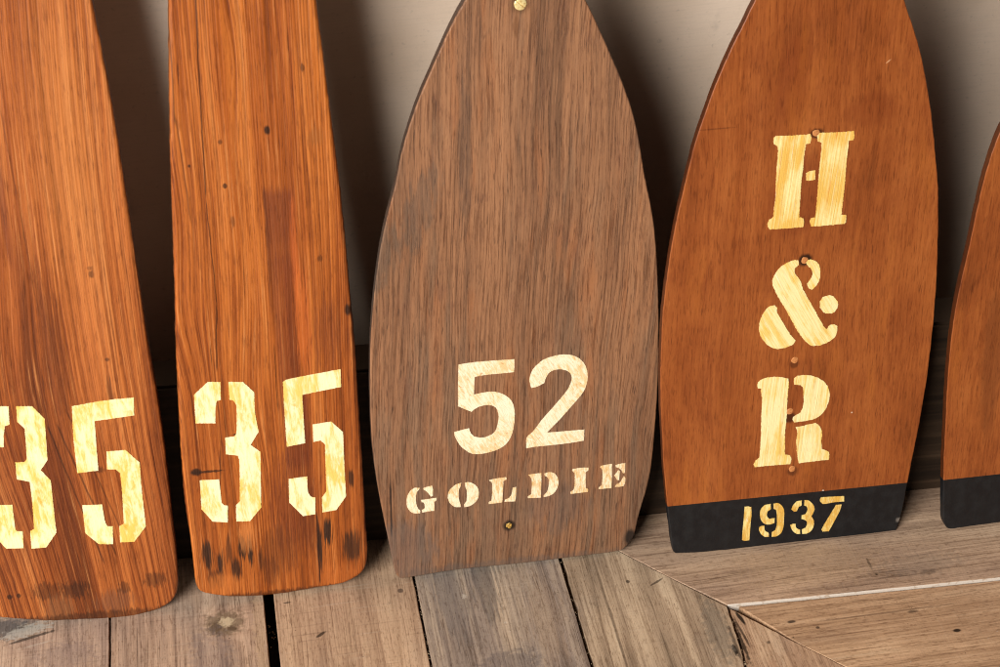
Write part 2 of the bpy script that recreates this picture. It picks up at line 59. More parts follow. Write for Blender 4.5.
# ------------------------------------------------------------------ node helper
class N:
    def __init__(s, name, rough=.5, spec=.5):
        s.m = bpy.data.materials.new(name); s.m.use_nodes = True
        s.t = s.m.node_tree; s.b = s.t.nodes['Principled BSDF']
        s.b.inputs['Roughness'].default_value = rough
        s.b.inputs['Specular IOR Level'].default_value = spec
        tc = s.t.nodes.new('ShaderNodeTexCoord'); s.P = tc.outputs['Object']
        sx = s.t.nodes.new('ShaderNodeSeparateXYZ'); s.t.links.new(s.P, sx.inputs[0])
        s.u, s.v, s.w = sx.outputs
    def put(s, sock, x):
        if hasattr(x, 'is_output') or isinstance(x, bpy.types.NodeSocket): s.t.links.new(x, sock)
        elif isinstance(x, (tuple, list)) and len(x) == 3 and sock.type == 'RGBA': sock.default_value = (*x, 1)
        else: sock.default_value = x
    def math(s, op, a, b=0., c=None, clamp=False):
        n = s.t.nodes.new('ShaderNodeMath'); n.operation = op; n.use_clamp = clamp
        s.put(n.inputs[0], a); s.put(n.inputs[1], b)
        if c is not None: s.put(n.inputs[2], c)
        return n.outputs[0]
    def add(s, a, b): return s.math('ADD', a, b)
    def sub(s, a, b): return s.math('SUBTRACT', a, b)
    def mul(s, a, b): return s.math('MULTIPLY', a, b)
    def vec(s, x, y, z=0.):
        n = s.t.nodes.new('ShaderNodeCombineXYZ')
        for i, q in enumerate((x, y, z)): s.put(n.inputs[i], q)
        return n.outputs[0]
    def noise(s, su, sv, sw=None, detail=3, rough=.55, off=0., u=None, v=None, dist=0.):
        vv = s.vec(s.math('MULTIPLY_ADD', s.u if u is None else u, su, off), s.math('MULTIPLY_ADD', s.v if v is None else v, sv, off*.7), s.mul(s.w, su if sw is None else sw))
        n = s.t.nodes.new('ShaderNodeTexNoise'); n.inputs['Scale'].default_value = 1
        n.inputs['Detail'].default_value = detail; n.inputs['Roughness'].default_value = rough; n.inputs['Distortion'].default_value = dist
        s.t.links.new(vv, n.inputs['Vector']); return n.outputs['Fac']
    def smooth(s, x, a, b, lo=0., hi=1.):
        n = s.t.nodes.new('ShaderNodeMapRange'); n.interpolation_type = 'SMOOTHSTEP'; n.clamp = True
        s.put(n.inputs[0], x)
        if a > b: a, b, lo, hi = b, a, hi, lo
        for i, q in enumerate((a, b, lo, hi)): n.inputs[i+1].default_value = q
        return n.outputs[0]
    def ramp(s, x, stops):
        n = s.t.nodes.new('ShaderNodeValToRGB'); e = n.color_ramp.elements
        while len(e) < len(stops): e.new(.5)
        for q, (p, c) in zip(e, stops): q.position = p; q.color = (*c, 1)
        s.put(n.inputs[0], x); return n.outputs[0]
    def mix(s, f, a, b, mode='MIX'):
        n = s.t.nodes.new('ShaderNodeMix'); n.data_type = 'RGBA'; n.blend_type = mode
        s.put(n.inputs[0], f); s.put(n.inputs[6], a); s.put(n.inputs[7], b)
        return n.outputs[2]
    def ell(s, cu, cv, ru, rv, soft=.4, wob=.5, ang=0., ns=(300, 60), off=0.):
        """soft irregular spot at (cu,cv)"""
        du = s.sub(s.u, cu); dv = s.sub(s.v, cv)
        if ang:
            c, q = math.cos(ang), math.sin(ang)
            du, dv = s.add(s.mul(du, c), s.mul(dv, q)), s.sub(s.mul(dv, c), s.mul(du, q))
        a = s.mul(du, 1/ru); b = s.mul(dv, 1/rv)
        d = s.math('SQRT', s.add(s.mul(a, a), s.mul(b, b)))
        if wob: d = s.add(d, s.mul(s.sub(s.noise(ns[0], ns[1], off=off+cu*50, detail=3), .5), wob*2))
        return s.smooth(d, 1+soft*.5, 1-soft)
    def seg(s, u0, v0, u1, v1, wid, amp=.001, fr=40):
        """thin wandering line along v between v0 and v1"""
        k = (u1-u0)/(v1-v0)
        x = s.sub(s.u, s.add(s.mul(s.sub(s.v, v0), k), u0))
        x = s.add(x, s.mul(s.sub(s.noise(fr*.2, fr, off=u0*90), .5), amp*2))
        m = s.smooth(s.math('ABSOLUTE', x), wid, wid*.35)
        a, b = min(v0, v1), max(v0, v1)
        m = s.mul(m, s.smooth(s.v, a, a+.006)); return s.mul(m, s.smooth(s.v, b, b-.006))
    def micro(s, base, k=.5, su=1100, sv=110, off=0.):
        n = s.noise(su, sv, off=off+401, detail=2, rough=.7)
        base = s.mix(s.smooth(n, .46, .34, 0, k), base, s.mix(1., base, (.52, .46, .42), 'MULTIPLY'))
        return s.mix(s.smooth(n, .56, .68, 0, k*.45), base, s.mix(1., base, (1.35, 1.32, 1.3), 'MULTIPLY'))
    def finish(s, colr, bump=None, bd=.0002, rough=None, bs=.6):
        s.put(s.b.inputs['Base Color'], colr)
        if rough is not None: s.put(s.b.inputs['Roughness'], rough)
        if bump is not None:
            n = s.t.nodes.new('ShaderNodeBump'); n.inputs['Distance'].default_value = bd; n.inputs['Strength'].default_value = bs
            s.t.links.new(bump, n.inputs['Height']); s.t.links.new(n.outputs[0], s.b.inputs['Normal'])
        return s.m
def lin(r, g, b): return tuple(((c/255)/12.92 if c <= 10 else (((c/255)+.055)/1.055)**2.4) for c in (r, g, b))

# ------------------------------------------------------------------ woods
def pine(name, seed, ring, slant, low, stains, pal):
    s = N(name, .42, .42)
    uu = s.add(s.u, s.mul(s.sub(s.noise(9, 1.5, off=seed, detail=2), .5), .013))
    uu = s.add(uu, s.mul(s.sub(s.noise(50, 5, off=seed+4, detail=2), .5), .0035))
    uu = s.add(uu, s.mul(s.sub(s.v, s.mul(s.mul(s.v, s.v), 1.5)), slant))
    for (cu, cv, ru, rv, amp) in stains.get('swirl', []):
        a = s.mul(s.sub(s.u, cu), 1/ru); b = s.mul(s.sub(s.v, cv), 1/rv)
        uu = s.add(uu, s.mul(s.math('EXPONENT', s.mul(s.add(s.mul(a, a), s.mul(b, b)), -1.)), amp))
    fr = s.math('FRACT', s.mul(uu, ring))
    late = s.mul(s.smooth(fr, .45, .90), s.smooth(fr, 1., .95))
    fr2 = s.math('FRACT', s.mul(s.add(uu, s.mul(s.noise(200, 3, off=seed+3, detail=1, u=uu), .004)), ring*3.1))
    late2 = s.mul(s.smooth(fr2, .2, .8), s.smooth(fr2, 1., .88))
    zone = s.noise(34, 1.1, off=seed+11, detail=3, rough=.55, u=uu)
    zone2 = s.noise(120, 2.4, off=seed+21, detail=4, rough=.6, u=uu)
    fib = s.noise(760, 11, off=seed+31, detail=4, rough=.72, u=uu)
    fib2 = s.noise(480, 7, off=seed+41, detail=3, rough=.6, u=uu)
    x = s.add(s.add(s.mul(zone, .50), s.mul(zone2, .42)), s.mul(fib2, .26))
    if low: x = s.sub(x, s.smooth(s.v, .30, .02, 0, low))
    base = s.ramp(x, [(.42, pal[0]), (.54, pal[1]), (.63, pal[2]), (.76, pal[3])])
    # sharp latewood lines, strong in some places and faint in others
    vis = s.smooth(s.noise(24, 2.5, off=seed+51, detail=2, u=uu), .36, .66, .12, .8)
    base = s.mix(s.mul(late, vis), base, s.mix(1., base, (.50, .40, .32), 'MULTIPLY'))
    vis2 = s.smooth(s.noise(60, 3, off=seed+81, detail=2, u=uu), .4, .6, .15, .65)
    base = s.mix(s.mul(late2, vis2), base, s.mix(1., base, (.60, .53, .47), 'MULTIPLY'))
    base = s.mix(s.smooth(fib, .50, .34, 0, 1.), base, s.mix(1., base, (.58, .50, .42), 'MULTIPLY'))
    base = s.mix(s.smooth(fib, .54, .72, 0, .5), base, lin(222, 150, 88))
    dash = s.smooth(s.noise(760, 22, off=seed+61, detail=1, u=uu), .70, .76)
    base = s.mix(s.mul(dash, .7), base, lin(70, 30, 12))
    bl = s.noise(60, 16, off=seed+71, detail=5, rough=.65)
    base = s.mix(s.smooth(bl, .55, .72, 0, .45), base, s.mix(1., base, (.62, .54, .48), 'MULTIPLY'))
    for (u0, u1, v0, v1, fade, st, c) in stains.get('rects', []):
        ud = s.add(s.u, s.mul(s.sub(s.noise(60, 30, off=seed+95), .5), .004))
        m = s.mul(s.smooth(ud, u0-.0006, u0+.0006), s.smooth(ud, u1+.002, u1-.002))
        m = s.mul(m, s.mul(s.smooth(s.add(s.v, s.mul(s.noise(900, 6, off=seed+91), .03)), v1+.019, v1+.0125), s.smooth(s.v, v0, v0+fade)))
        m = s.mul(m, s.smooth(s.add(late2, s.mul(fib, .6)), -.1, .5, .72, 1.))
        base = s.mix(s.mul(m, st), base, c)
    for (cu, cv, ru, rv, st, c, kw) in stains.get('spots', []):
        base = s.mix(s.mul(s.ell(cu, cv, ru, rv, **kw), st), base, c)
    for (u0, v0, u1, v1, wd, st) in stains.get('lines', []):
        base = s.mix(s.mul(s.seg(u0, v0, u1, v1, wd), st), base, lin(46, 20, 8))
    # rim and sides toned darker behind the front face
    base = s.mix(s.smooth(s.w, -.0006, -.0020, 0, .7), base, lin(58, 28, 12))
    h = s.add(s.mul(fib, .7), s.add(s.mul(fib2, .6), s.add(s.mul(late, -.3), s.mul(late2, -.25))))
    base = s.micro(base, .6, 1000, 70, seed)
    return s.finish(base, h, .0004, s.smooth(zone2, .3, .7, .36, .5))

def walnut(name):
    s = N(name, .5, .35)
    wav = s.add(s.add(s.u, s.mul(s.v, -.03)), s.mul(s.sub(s.noise(16, 5, off=3.3, detail=2), .5), .014))
    st = s.noise(340, 8, off=1.2, detail=5, rough=.65, u=wav)
    st2 = s.noise(50, 2.6, off=8.2, detail=3, u=wav)
    st3 = s.noise(560, 9, off=5.2, detail=3, rough=.65, u=wav)
    x = s.add(s.mul(st, .54), s.add(s.mul(st2, .48), s.mul(st3, .24)))
    x = s.sub(x, s.smooth(s.v, .24, .0, 0, .035))
    base = s.ramp(x, [(.42, lin(96, 70, 52)), (.54, lin(130, 92, 66)), (.66, lin(152, 107, 75)), (.84, lin(174, 125, 88))])
    g = s.noise(90, 7, off=15, detail=5, rough=.62, u=wav)
    gm = s.add(g, s.smooth(s.v, .34, .02, -.05, .10))
    base = s.mix(s.smooth(gm, .50, .70, 0, .5), base, lin(114, 94, 76))
    o = s.noise(80, 9, off=25, detail=4, rough=.6, u=wav)
    base = s.mix(s.smooth(o, .52, .72, 0, .5), base, lin(168, 106, 64))
    bl = s.noise(80, 34, off=65, detail=5, rough=.7, u=wav)
    base = s.mix(s.smooth(bl, .52, .72, 0, .4), base, lin(114, 74, 56))
    ln = s.noise(210, 2.2, off=75, detail=3, u=wav)
    base = s.mix(s.mul(s.smooth(s.math('ABSOLUTE', s.sub(ln, .5)), .022, .006), s.smooth(s.noise(40, 7, off=85, detail=2), .42, .62, 0, .65)), base, s.mix(1., base, (.62, .56, .52), 'MULTIPLY'))
    # open pores: short fine dark and light dashes
    po = s.noise(950, 24, off=35, detail=4, rough=.7, u=wav)
    base = s.mix(s.smooth(po, .49, .38, 0, .9), base, s.mix(1., base, (.56, .50, .46), 'MULTIPLY'))
    base = s.mix(s.smooth(po, .56, .70, 0, .4), base, lin(190, 142, 104))
    po2 = s.noise(820, 70, off=45, detail=1, u=wav)
    base = s.mix(s.smooth(po2, .67, .73, 0, .6), base, lin(58, 40, 32))
    spots = [(-.082, .228, .007, .030, .55, lin(98, 82, 68), dict(ang=-.3, wob=1.2)), (-.057, .265, .009, .03, .5, lin(102, 84, 70), dict(ang=-.3, wob=1.2)), (-.03, .30, .004, .05, .45, lin(88, 70, 58), dict(wob=.8)),
             (.0815, .0135, .0045, .0075, .95, lin(34, 26, 22), dict(wob=.5)), (-.001, .0329, .0044, .0044, .95, lin(36, 25, 16), dict(wob=.4)),
             (.0018, .3869, .0056, .006, .6, lin(92, 64, 36), dict(wob=.4)), (-.0005, .374, .0016, .008, .5, lin(100, 62, 36), {}),
             (-.0785, .055, .0007, .032, .9, lin(32, 22, 18), dict(wob=.5)), (-.072, .02, .025, .025, .45, lin(92, 84, 80), dict(wob=.8)), (.0, -.0, .09, .007, .45, lin(88, 78, 72), dict(wob=.9)), (.03, .045, .02, .02, .3, lin(96, 86, 80), dict(wob=.9))]
    for (cu, cv, ru, rv, k, c, kw) in spots: base = s.mix(s.mul(s.ell(cu, cv, ru, rv, **kw), k), base, c)
    base = s.mix(s.smooth(s.w, -.0003, -.0012, 0, .85), base, lin(62, 52, 46))
    base = s.micro(base, .5, 1000, 80)
    h = s.sub(s.mul(st3, .5), s.mul(s.smooth(po, .5, .36), .6))
    return s.finish(base, h, .0003, s.smooth(st, .3, .7, .42, .56))

def mahogany(name, seed=0., spots=()):
    s = N(name, .4, .4)
    wav = s.add(s.u, s.mul(s.sub(s.noise(14, 5, off=3.1+seed, detail=2), .5), .02))
    a = s.noise(70, 3, off=2+seed, detail=5, rough=.6, u=wav); b = s.noise(22, 11, off=12+seed, detail=5, rough=.6)
    c = s.noise(420, 8, off=22+seed, detail=3, rough=.65, u=wav); d = s.noise(30, 26, off=72+seed, detail=4, dist=.8)
    x = s.add(s.add(s.mul(a, .28), s.mul(b, .46)), s.add(s.mul(c, .28), s.mul(d, .20)))
    base = s.ramp(x, [(.44, lin(122, 62, 27)), (.57, lin(147, 77, 34)), (.68, lin(163, 90, 41)), (.84, lin(182, 108, 54))])
    po = s.noise(900, 48, off=32+seed, detail=3, rough=.7, u=wav)
    base = s.mix(s.smooth(po, .48, .36, 0, .6), base, s.mix(1., base, (.66, .56, .50), 'MULTIPLY'))
    base = s.mix(s.smooth(po, .56, .74, 0, .28), base, lin(198, 116, 58))
    base = s.mix(s.smooth(s.noise(900, 60, off=42+seed, detail=1), .68, .74, 0, .55), base, lin(80, 34, 14))
    base = s.mix(s.smooth(s.noise(46, 7, off=62+seed, detail=4), .55, .70, 0, .5), base, lin(176, 100, 40))
    base = s.mix(s.smooth(s.noise(34, 20, off=82+seed, detail=5, rough=.65), .56, .74, 0, .3), base, lin(122, 58, 28))
    for (cu, cv, ru, rv, k, cc, kw) in spots: base = s.mix(s.mul(s.ell(cu, cv, ru, rv, **kw), k), base, cc)
    base = s.mix(s.smooth(s.w, -.0001, -.0007, 0, .8), base, lin(54, 26, 13))
    base = s.micro(base, .55, 900, 90, seed)
    return s.finish(base, s.add(s.mul(c, .5), s.mul(po, .5)), .00022, s.smooth(a, .3, .7, .34, .46))

def black_paint(name):
    s = N(name, .5, .35)
    n = s.noise(160, 120, detail=4, off=3); m = s.noise(900, 900, detail=2, off=9)
    base = s.mix(s.smooth(n, .35, .75), lin(23, 23, 25), lin(30, 30, 31))
    base = s.mix(s.smooth(m, .74, .8, 0, .2), base, lin(110, 104, 94))
    base = s.mix(s.ell(.078, .008, .0035, .0028, wob=.6), base, lin(120, 112, 104))
    return s.finish(base, s.noise(500, 60, detail=3), .00015, s.smooth(n, .3, .7, .42, .58))

def gold_paint(name, pale, gold, amt, su, sv, ang=0., amber=None, seed=0., smear=.0, patch=.5, wood=lin(150, 78, 34)):
    """brushed cream size paint: streaks, smears, thin places"""
    s = N(name, .5, .35)
    c, q = math.cos(ang), math.sin(ang)
    x = s.add(s.mul(s.u, c), s.mul(s.v, q)); y = s.sub(s.mul(s.v, c), s.mul(s.u, q))
    b = s.noise(su, sv, off=seed, detail=5, rough=.66, u=x, v=y, dist=smear)
    f = s.noise(su*3.2, sv*1.6, off=seed+9, detail=3, rough=.65, u=x, v=y, dist=smear*.5)
    g = s.noise(60, 34, off=seed+17, detail=4, rough=.6)
    m = s.add(s.add(s.mul(b, .50), s.mul(f, .25)), s.mul(g, .25+patch*.3))
    lo = .50+.075*patch*2-amt*.1
    base = s.mix(s.smooth(m, lo-.035, lo+.12), pale, gold)
    if amber: base = s.mix(s.mul(s.smooth(s.noise(su*.8, sv*1.3, off=seed+27, detail=5, rough=.65, u=x, v=y, dist=smear), .55, .72), s.smooth(g, .40, .62, .25, .95)), base, amber)
    base = s.mix(s.smooth(f, .60, .76, 0, .7), base, lin(255, 247, 222))
    base = s.mix(s.smooth(s.noise(1500, 1500, off=seed+37, detail=2), .66, .75, 0, .55), base, s.mix(.5, gold, lin(150, 92, 40)))
    thin = s.add(s.mul(s.noise(900, 60, off=seed+47, detail=3, rough=.7), .7), s.mul(s.noise(240, 200, off=seed+57, detail=3), .45))
    base = s.mix(s.smooth(thin, .70, .82, 0, .75), base, s.mix(.45, gold, wood))
    return s.finish(base, s.add(s.mul(f, .8), s.mul(b, .7)), .0006)

def floor_wood(name, seed, cols, rot=False, knots=(), saw=.25, streak=1., spots=(), grey=.3):
    s = N(name, .62, .3)
    if rot: s.u, s.v = s.v, s.u
    wav = s.add(s.u, s.mul(s.sub(s.noise(9, 3, off=seed, detail=2), .5), .03))
    t = s.add(s.mul(wav, 70), s.mul(s.noise(20, 3, off=seed+2, detail=2), 3.))
    loc = None
    for (cu, cv, ru, rv, amp) in knots:
        a = s.mul(s.sub(s.u, cu), 1/ru); b = s.mul(s.sub(s.v, cv), 1/rv)
        r2 = s.add(s.mul(a, a), s.mul(b, b))
        g = s.math('EXPONENT', s.mul(r2, -1.))
        t = s.add(t, s.mul(g, amp)); loc = g if loc is None else s.add(loc, g)
    fr = s.math('FRACT', t); late = s.mul(s.smooth(fr, .3, .85), s.smooth(fr, 1., .92))
    a = s.noise(80, 3, off=seed+5, detail=5, rough=.62, u=wav); b = s.noise(20, 9, off=seed+15, detail=4)
    f = s.noise(620, 11, off=seed+25, detail=4, rough=.72)
    x = s.add(s.add(s.mul(a, .5*streak), s.mul(b, .45)), s.add(s.mul(f, .28), .25*(1-streak)))
    cols = [(q[0]*1.52, q[1]*1.51, q[2]*1.47) for q in cols]
    base = s.ramp(x, [(.44, cols[0]), (.58, cols[1]), (.68, cols[2]), (.82, cols[3])])
    base = s.mix(s.mul(late, .30), base, s.mix(1., base, (.62, .56, .52), 'MULTIPLY'))
    base = s.mix(s.smooth(s.noise(34, 14, off=seed+35, detail=4), .5, .7, 0, grey), base, lin(138, 130, 124))
    base = s.mix(s.smooth(f, .50, .36, 0, .65), base, s.mix(1., base, (.58, .53, .49), 'MULTIPLY'))
    base = s.mix(s.smooth(f, .56, .72, 0, .22), base, lin(190, 170, 148))
    ck = s.noise(230, 3, off=seed+85, detail=3, rough=.5, u=wav)
    base = s.mix(s.mul(s.smooth(s.math('ABSOLUTE', s.sub(ck, .5)), .014, .004), s.smooth(s.noise(40, 8, off=seed+95, detail=2), .46, .62, 0, .8)), base, s.mix(1., base, (.42, .38, .35), 'MULTIPLY'))
    # faint cross saw marks and scratches
    sw = s.noise(14, 520, off=seed+45, detail=3, rough=.6)
    base = s.mix(s.smooth(sw, .58, .74, 0, saw), base, lin(196, 180, 160))
    base = s.mix(s.smooth(sw, .42, .28, 0, saw), base, lin(88, 70, 56))
    sc_ = s.noise(420, 6, off=seed+55, detail=2); sc2 = s.noise(300, 300, off=seed+65, detail=2)
    base = s.mix(s.smooth(sc_, .70, .77, 0, .55), base, lin(60, 46, 38))
    base = s.mix(s.smooth(sc2, .735, .78, 0, .75), base, lin(48, 36, 28))
    base = s.mix(s.smooth(s.noise(380, 240, off=seed+75, detail=2), .73, .79, 0, .5), base, lin(208, 196, 180))
    if loc is not None:
        base = s.mix(s.smooth(loc, .35, 1., 0, .65), base, s.mix(s.noise(160, 120, off=seed, detail=5), lin(98, 78, 58), lin(186, 168, 140)))
    for (cu, cv, ru, rv, k, cc, kw) in spots: base = s.mix(s.mul(s.ell(cu, cv, ru, rv, **kw), k), base, cc)
    base = s.micro(base, .6, 800, 160, seed)
    h = s.add(s.mul(a, .8), s.add(s.mul(f, .6), s.mul(sw, .35)))
    return s.finish(base, h, .0006, s.smooth(a, .3, .7, .52, .7))

def metal(name, c, rough=.35, dirt=None):
    s = N(name, rough, .5); s.b.inputs['Metallic'].default_value = .3
    n = s.noise(900, 700, detail=3)
    return s.finish(s.mix(s.smooth(n, .5, .72), c, dirt or tuple(q*.55 for q in c)), n, .0002)

# ------------------------------------------------------------------ blades
def resample_open(pts, step):
    out = [Vector(pts[0])]
    for a, b in zip(pts, pts[1:]):
        a, b = Vector(a), Vector(b); k = max(1, int((b-a).length/step))
        for j in range(1, k+1): out.append(a.lerp(b, j/k))
    return out
def outline(d, shaft_l, shaft_r):
    L = [tuple(p) for p in d['L']]; Bt = [tuple(p) for p in d['B']]; Rr = [tuple(p) for p in d['R']]
    pts = list(reversed(shaft_l)) + L + Bt + Rr + list(shaft_r)
    q = ccw(smooth_closed([Vector(p) for p in pts], corner=60, step=.0016)); n = len(q)
    vmax = max(p.y for p in q)
    wt = [max(0., min(1., (p.y-.03)/.02))*(1 if p.y < vmax-.02 else 0) for p in q]
    for it in range(45):
        q = [q[i] + (((q[i-1]+q[(i+1) % n])*.5-q[i])*.5*wt[i]) for i in range(n)]
    return q
def plate(pts, T, r, r_back, rough_amp, seed, nseg=6):
    """solid plate: flat face at z=0, rounded rim, back at z=-T"""
    pts = roughen(pts, rough_amp, seed, 160)
    n = len(pts); nor = []
    for i in range(n):
        t = (pts[(i+2) % n]-pts[i-2]).normalized(); nor.append(Vector((t.y, -t.x)))
    prof = [(r*(1-math.cos(a)), -r*(1-math.sin(a))) for a in [math.pi/2*k/nseg for k in range(nseg, -1, -1)]]   # front: inset r,z 0 -> inset 0,z -r
    prof += [(0., -(r+(T-r-r_back)*k/3)) for k in (1, 2)]
    prof += [(r_back*(1-math.cos(a)), -T+r_back*(1-math.sin(a))) for a in [math.pi/2*k/4 for k in range(0, 5)]]
    bm = bmesh.new(); rings = []
    for (d, z) in prof:
        rings.append([bm.verts.new((p.x-m.x*d, p.y-m.y*d, z)) for p, m in zip(pts, nor)])
    for a, b in zip(rings, rings[1:]):
        for i in range(n):
            f = bm.faces.new((a[i], b[i], b[(i+1) % n], a[(i+1) % n])); f.smooth = True
    bm.faces.new(rings[0]); bm.faces.new(list(reversed(rings[-1])))
    bmesh.ops.recalc_face_normals(bm, faces=bm.faces)
    return bm
def split(bm, co, no, keep_above):
    g = bm.verts[:]+bm.edges[:]+bm.faces[:]
    bmesh.ops.bisect_plane(bm, geom=g, plane_co=co, plane_no=no, clear_inner=keep_above, clear_outer=not keep_above)
    return bm
def paint_char(polys, amp, seed, z=.00025, corner=38, inset=0.):
    bm = bmesh.new()
    for i, poly in enumerate(polys):
        pts = ccw(roughen(smooth_closed([Vector(p) for p in poly], corner, .0005), amp, seed+i*3.7, 900))
        n = len(pts)
        if inset:
            nn = [(pts[(k+2) % n]-pts[k-2]).normalized() for k in range(n)]
            pts = [q+Vector((-m.y, m.x))*inset for q, m in zip(pts, nn)]
        top = [bm.verts.new((p.x, p.y, z)) for p in pts]; bot = [bm.verts.new((p.x, p.y, -.0004)) for p in pts]
        bm.faces.new(top)
        for k in range(n): bm.faces.new((bot[k], bot[(k+1) % n], top[(k+1) % n], top[k]))
    return bm
def head(r, hgt, slot=0., ang=0., seed=0, lump=.0):
    """round fastener head, cut by a slot when slot > 0"""
    bm = bmesh.new(); n = 44; grid = {}
    for i in range(n+1):
        for j in range(n+1):
            x = -1+2*i/n; y = -1+2*j/n
            # square to disc
            px = x*math.sqrt(1-y*y/2)*r; py = y*math.sqrt(1-x*x/2)*r
            q = math.hypot(px, py)/r
            z = hgt*math.sqrt(max(0, 1-q**4)) if q < 1 else 0
            k = 1+lump*mnoise.noise(Vector((px*600, py*600, seed)))
            if slot and abs(px*math.sin(ang)-py*math.cos(ang)) < slot: z -= hgt*.75
            if q > .995: z = -.0006
            grid[i, j] = bm.verts.new((px*k, py*k, z))
    for i in range(n):
        for j in range(n):
            f = bm.faces.new((grid[i, j], grid[i+1, j], grid[i+1, j+1], grid[i, j+1])); f.smooth = not slot
    return bm

def blade_matrix(d):
    t = R(d['lean']); phi = d['phi']
    e1 = Vector((1, 0, 0)); e2 = Vector((0, math.sin(t), math.cos(t)))
    c, s = math.cos(phi), math.sin(phi)
    X = e1*c - e2*s; Y = e1*s + e2*c; Z = X.cross(Y)
    M = Matrix((X, Y, Z)).transposed().to_4x4(); M.translation = Vector(d['P0']); return M

TH = dict(blade1=.0105, blade2=.0105, blade3=.009, blade4=.0065, blade5=.0065)
GROUP = 'oar blades leaning on the wall'
def shaft(half0, v0, seq, mid=0.):
    l = [(mid-h, v) for h, v in seq]; r = [(mid+h, v) for h, v in seq]
    return l, r

STAIN = lin(46, 24, 12)
PAL1 = [lin(114, 56, 22), lin(160, 84, 34), lin(188, 107, 48), lin(212, 138, 76)]
PAL2 = [lin(118, 58, 18), lin(166, 86, 30), lin(192, 108, 42), lin(212, 134, 66)]
FIB = dict(ns=(1100, 45), wob=1.3)
CHAR = lin(40, 26, 18)
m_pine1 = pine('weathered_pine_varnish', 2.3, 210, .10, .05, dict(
    swirl=[(-.03, .16, .03, .10, .012)],
    rects=[(-.034, -.022, .30, .357, .05, .55, lin(120, 54, 26)), (-.018, -.010, .24, .375, .1, .6, lin(122, 56, 28)), (-.010, -.006, .22, .33, .06, .6, lin(110, 50, 26))],
    spots=[(.028, .32, .017, .10, .4, lin(198, 122, 60), dict(wob=.5, soft=.7)), (.032, .20, .010, .07, .4, lin(200, 116, 58), dict(wob=.5, soft=.7)),
           (.036, .247, .0016, .0022, .6, STAIN, FIB), (.0355, .251, .002, .0012, .4, STAIN, FIB), (.040, .19, .0016, .0014, .6, STAIN, {}), (.0395, .165, .002, .012, .45, STAIN, FIB), (.042, .155, .0025, .006, .45, STAIN, FIB),
           (.012, .19, .005, .05, .5, lin(92, 44, 20), FIB), (.006, .21, .004, .05, .4, lin(92, 44, 20), FIB),
           (.0289, .1129, .0035, .0022, .55, STAIN, FIB), (.0055, .024, .009, .007, .65, STAIN, dict(ns=(700, 150), wob=1.2)), (-.012, .025, .010, .007, .55, STAIN, dict(ns=(700, 150), wob=1.2)), (.0557, .0264, .007, .006, .55, STAIN, dict(ns=(700, 150), wob=1.2)),
           (-.0349, .0231, .0018, .0018, .8, STAIN, dict(wob=.7)), (-.0295, .0235, .0014, .0018, .8, STAIN, dict(wob=.7)), (.036, .0225, .004, .005, .55, STAIN, dict(ns=(700, 150), wob=1.2)),
           (.030, .012, .012, .010, .5, lin(96, 66, 50), FIB), (-.006, .010, .010, .012, .5, lin(110, 78, 52), FIB),
           (.0, .0005, .09, .0055, .7, lin(62, 32, 14), dict(wob=.9, ns=(500, 120))), (-.02, .10, .03, .06, .35, lin(110, 50, 22), FIB)],
    lines=[(.006, .15, .034, .045, .0009, .6), (.000, .15, .026, .04, .0008, .6), (.012, .16, .040, .06, .0007, .5), (-.006, .4, .004, .22, .0006, .35)]), PAL1)
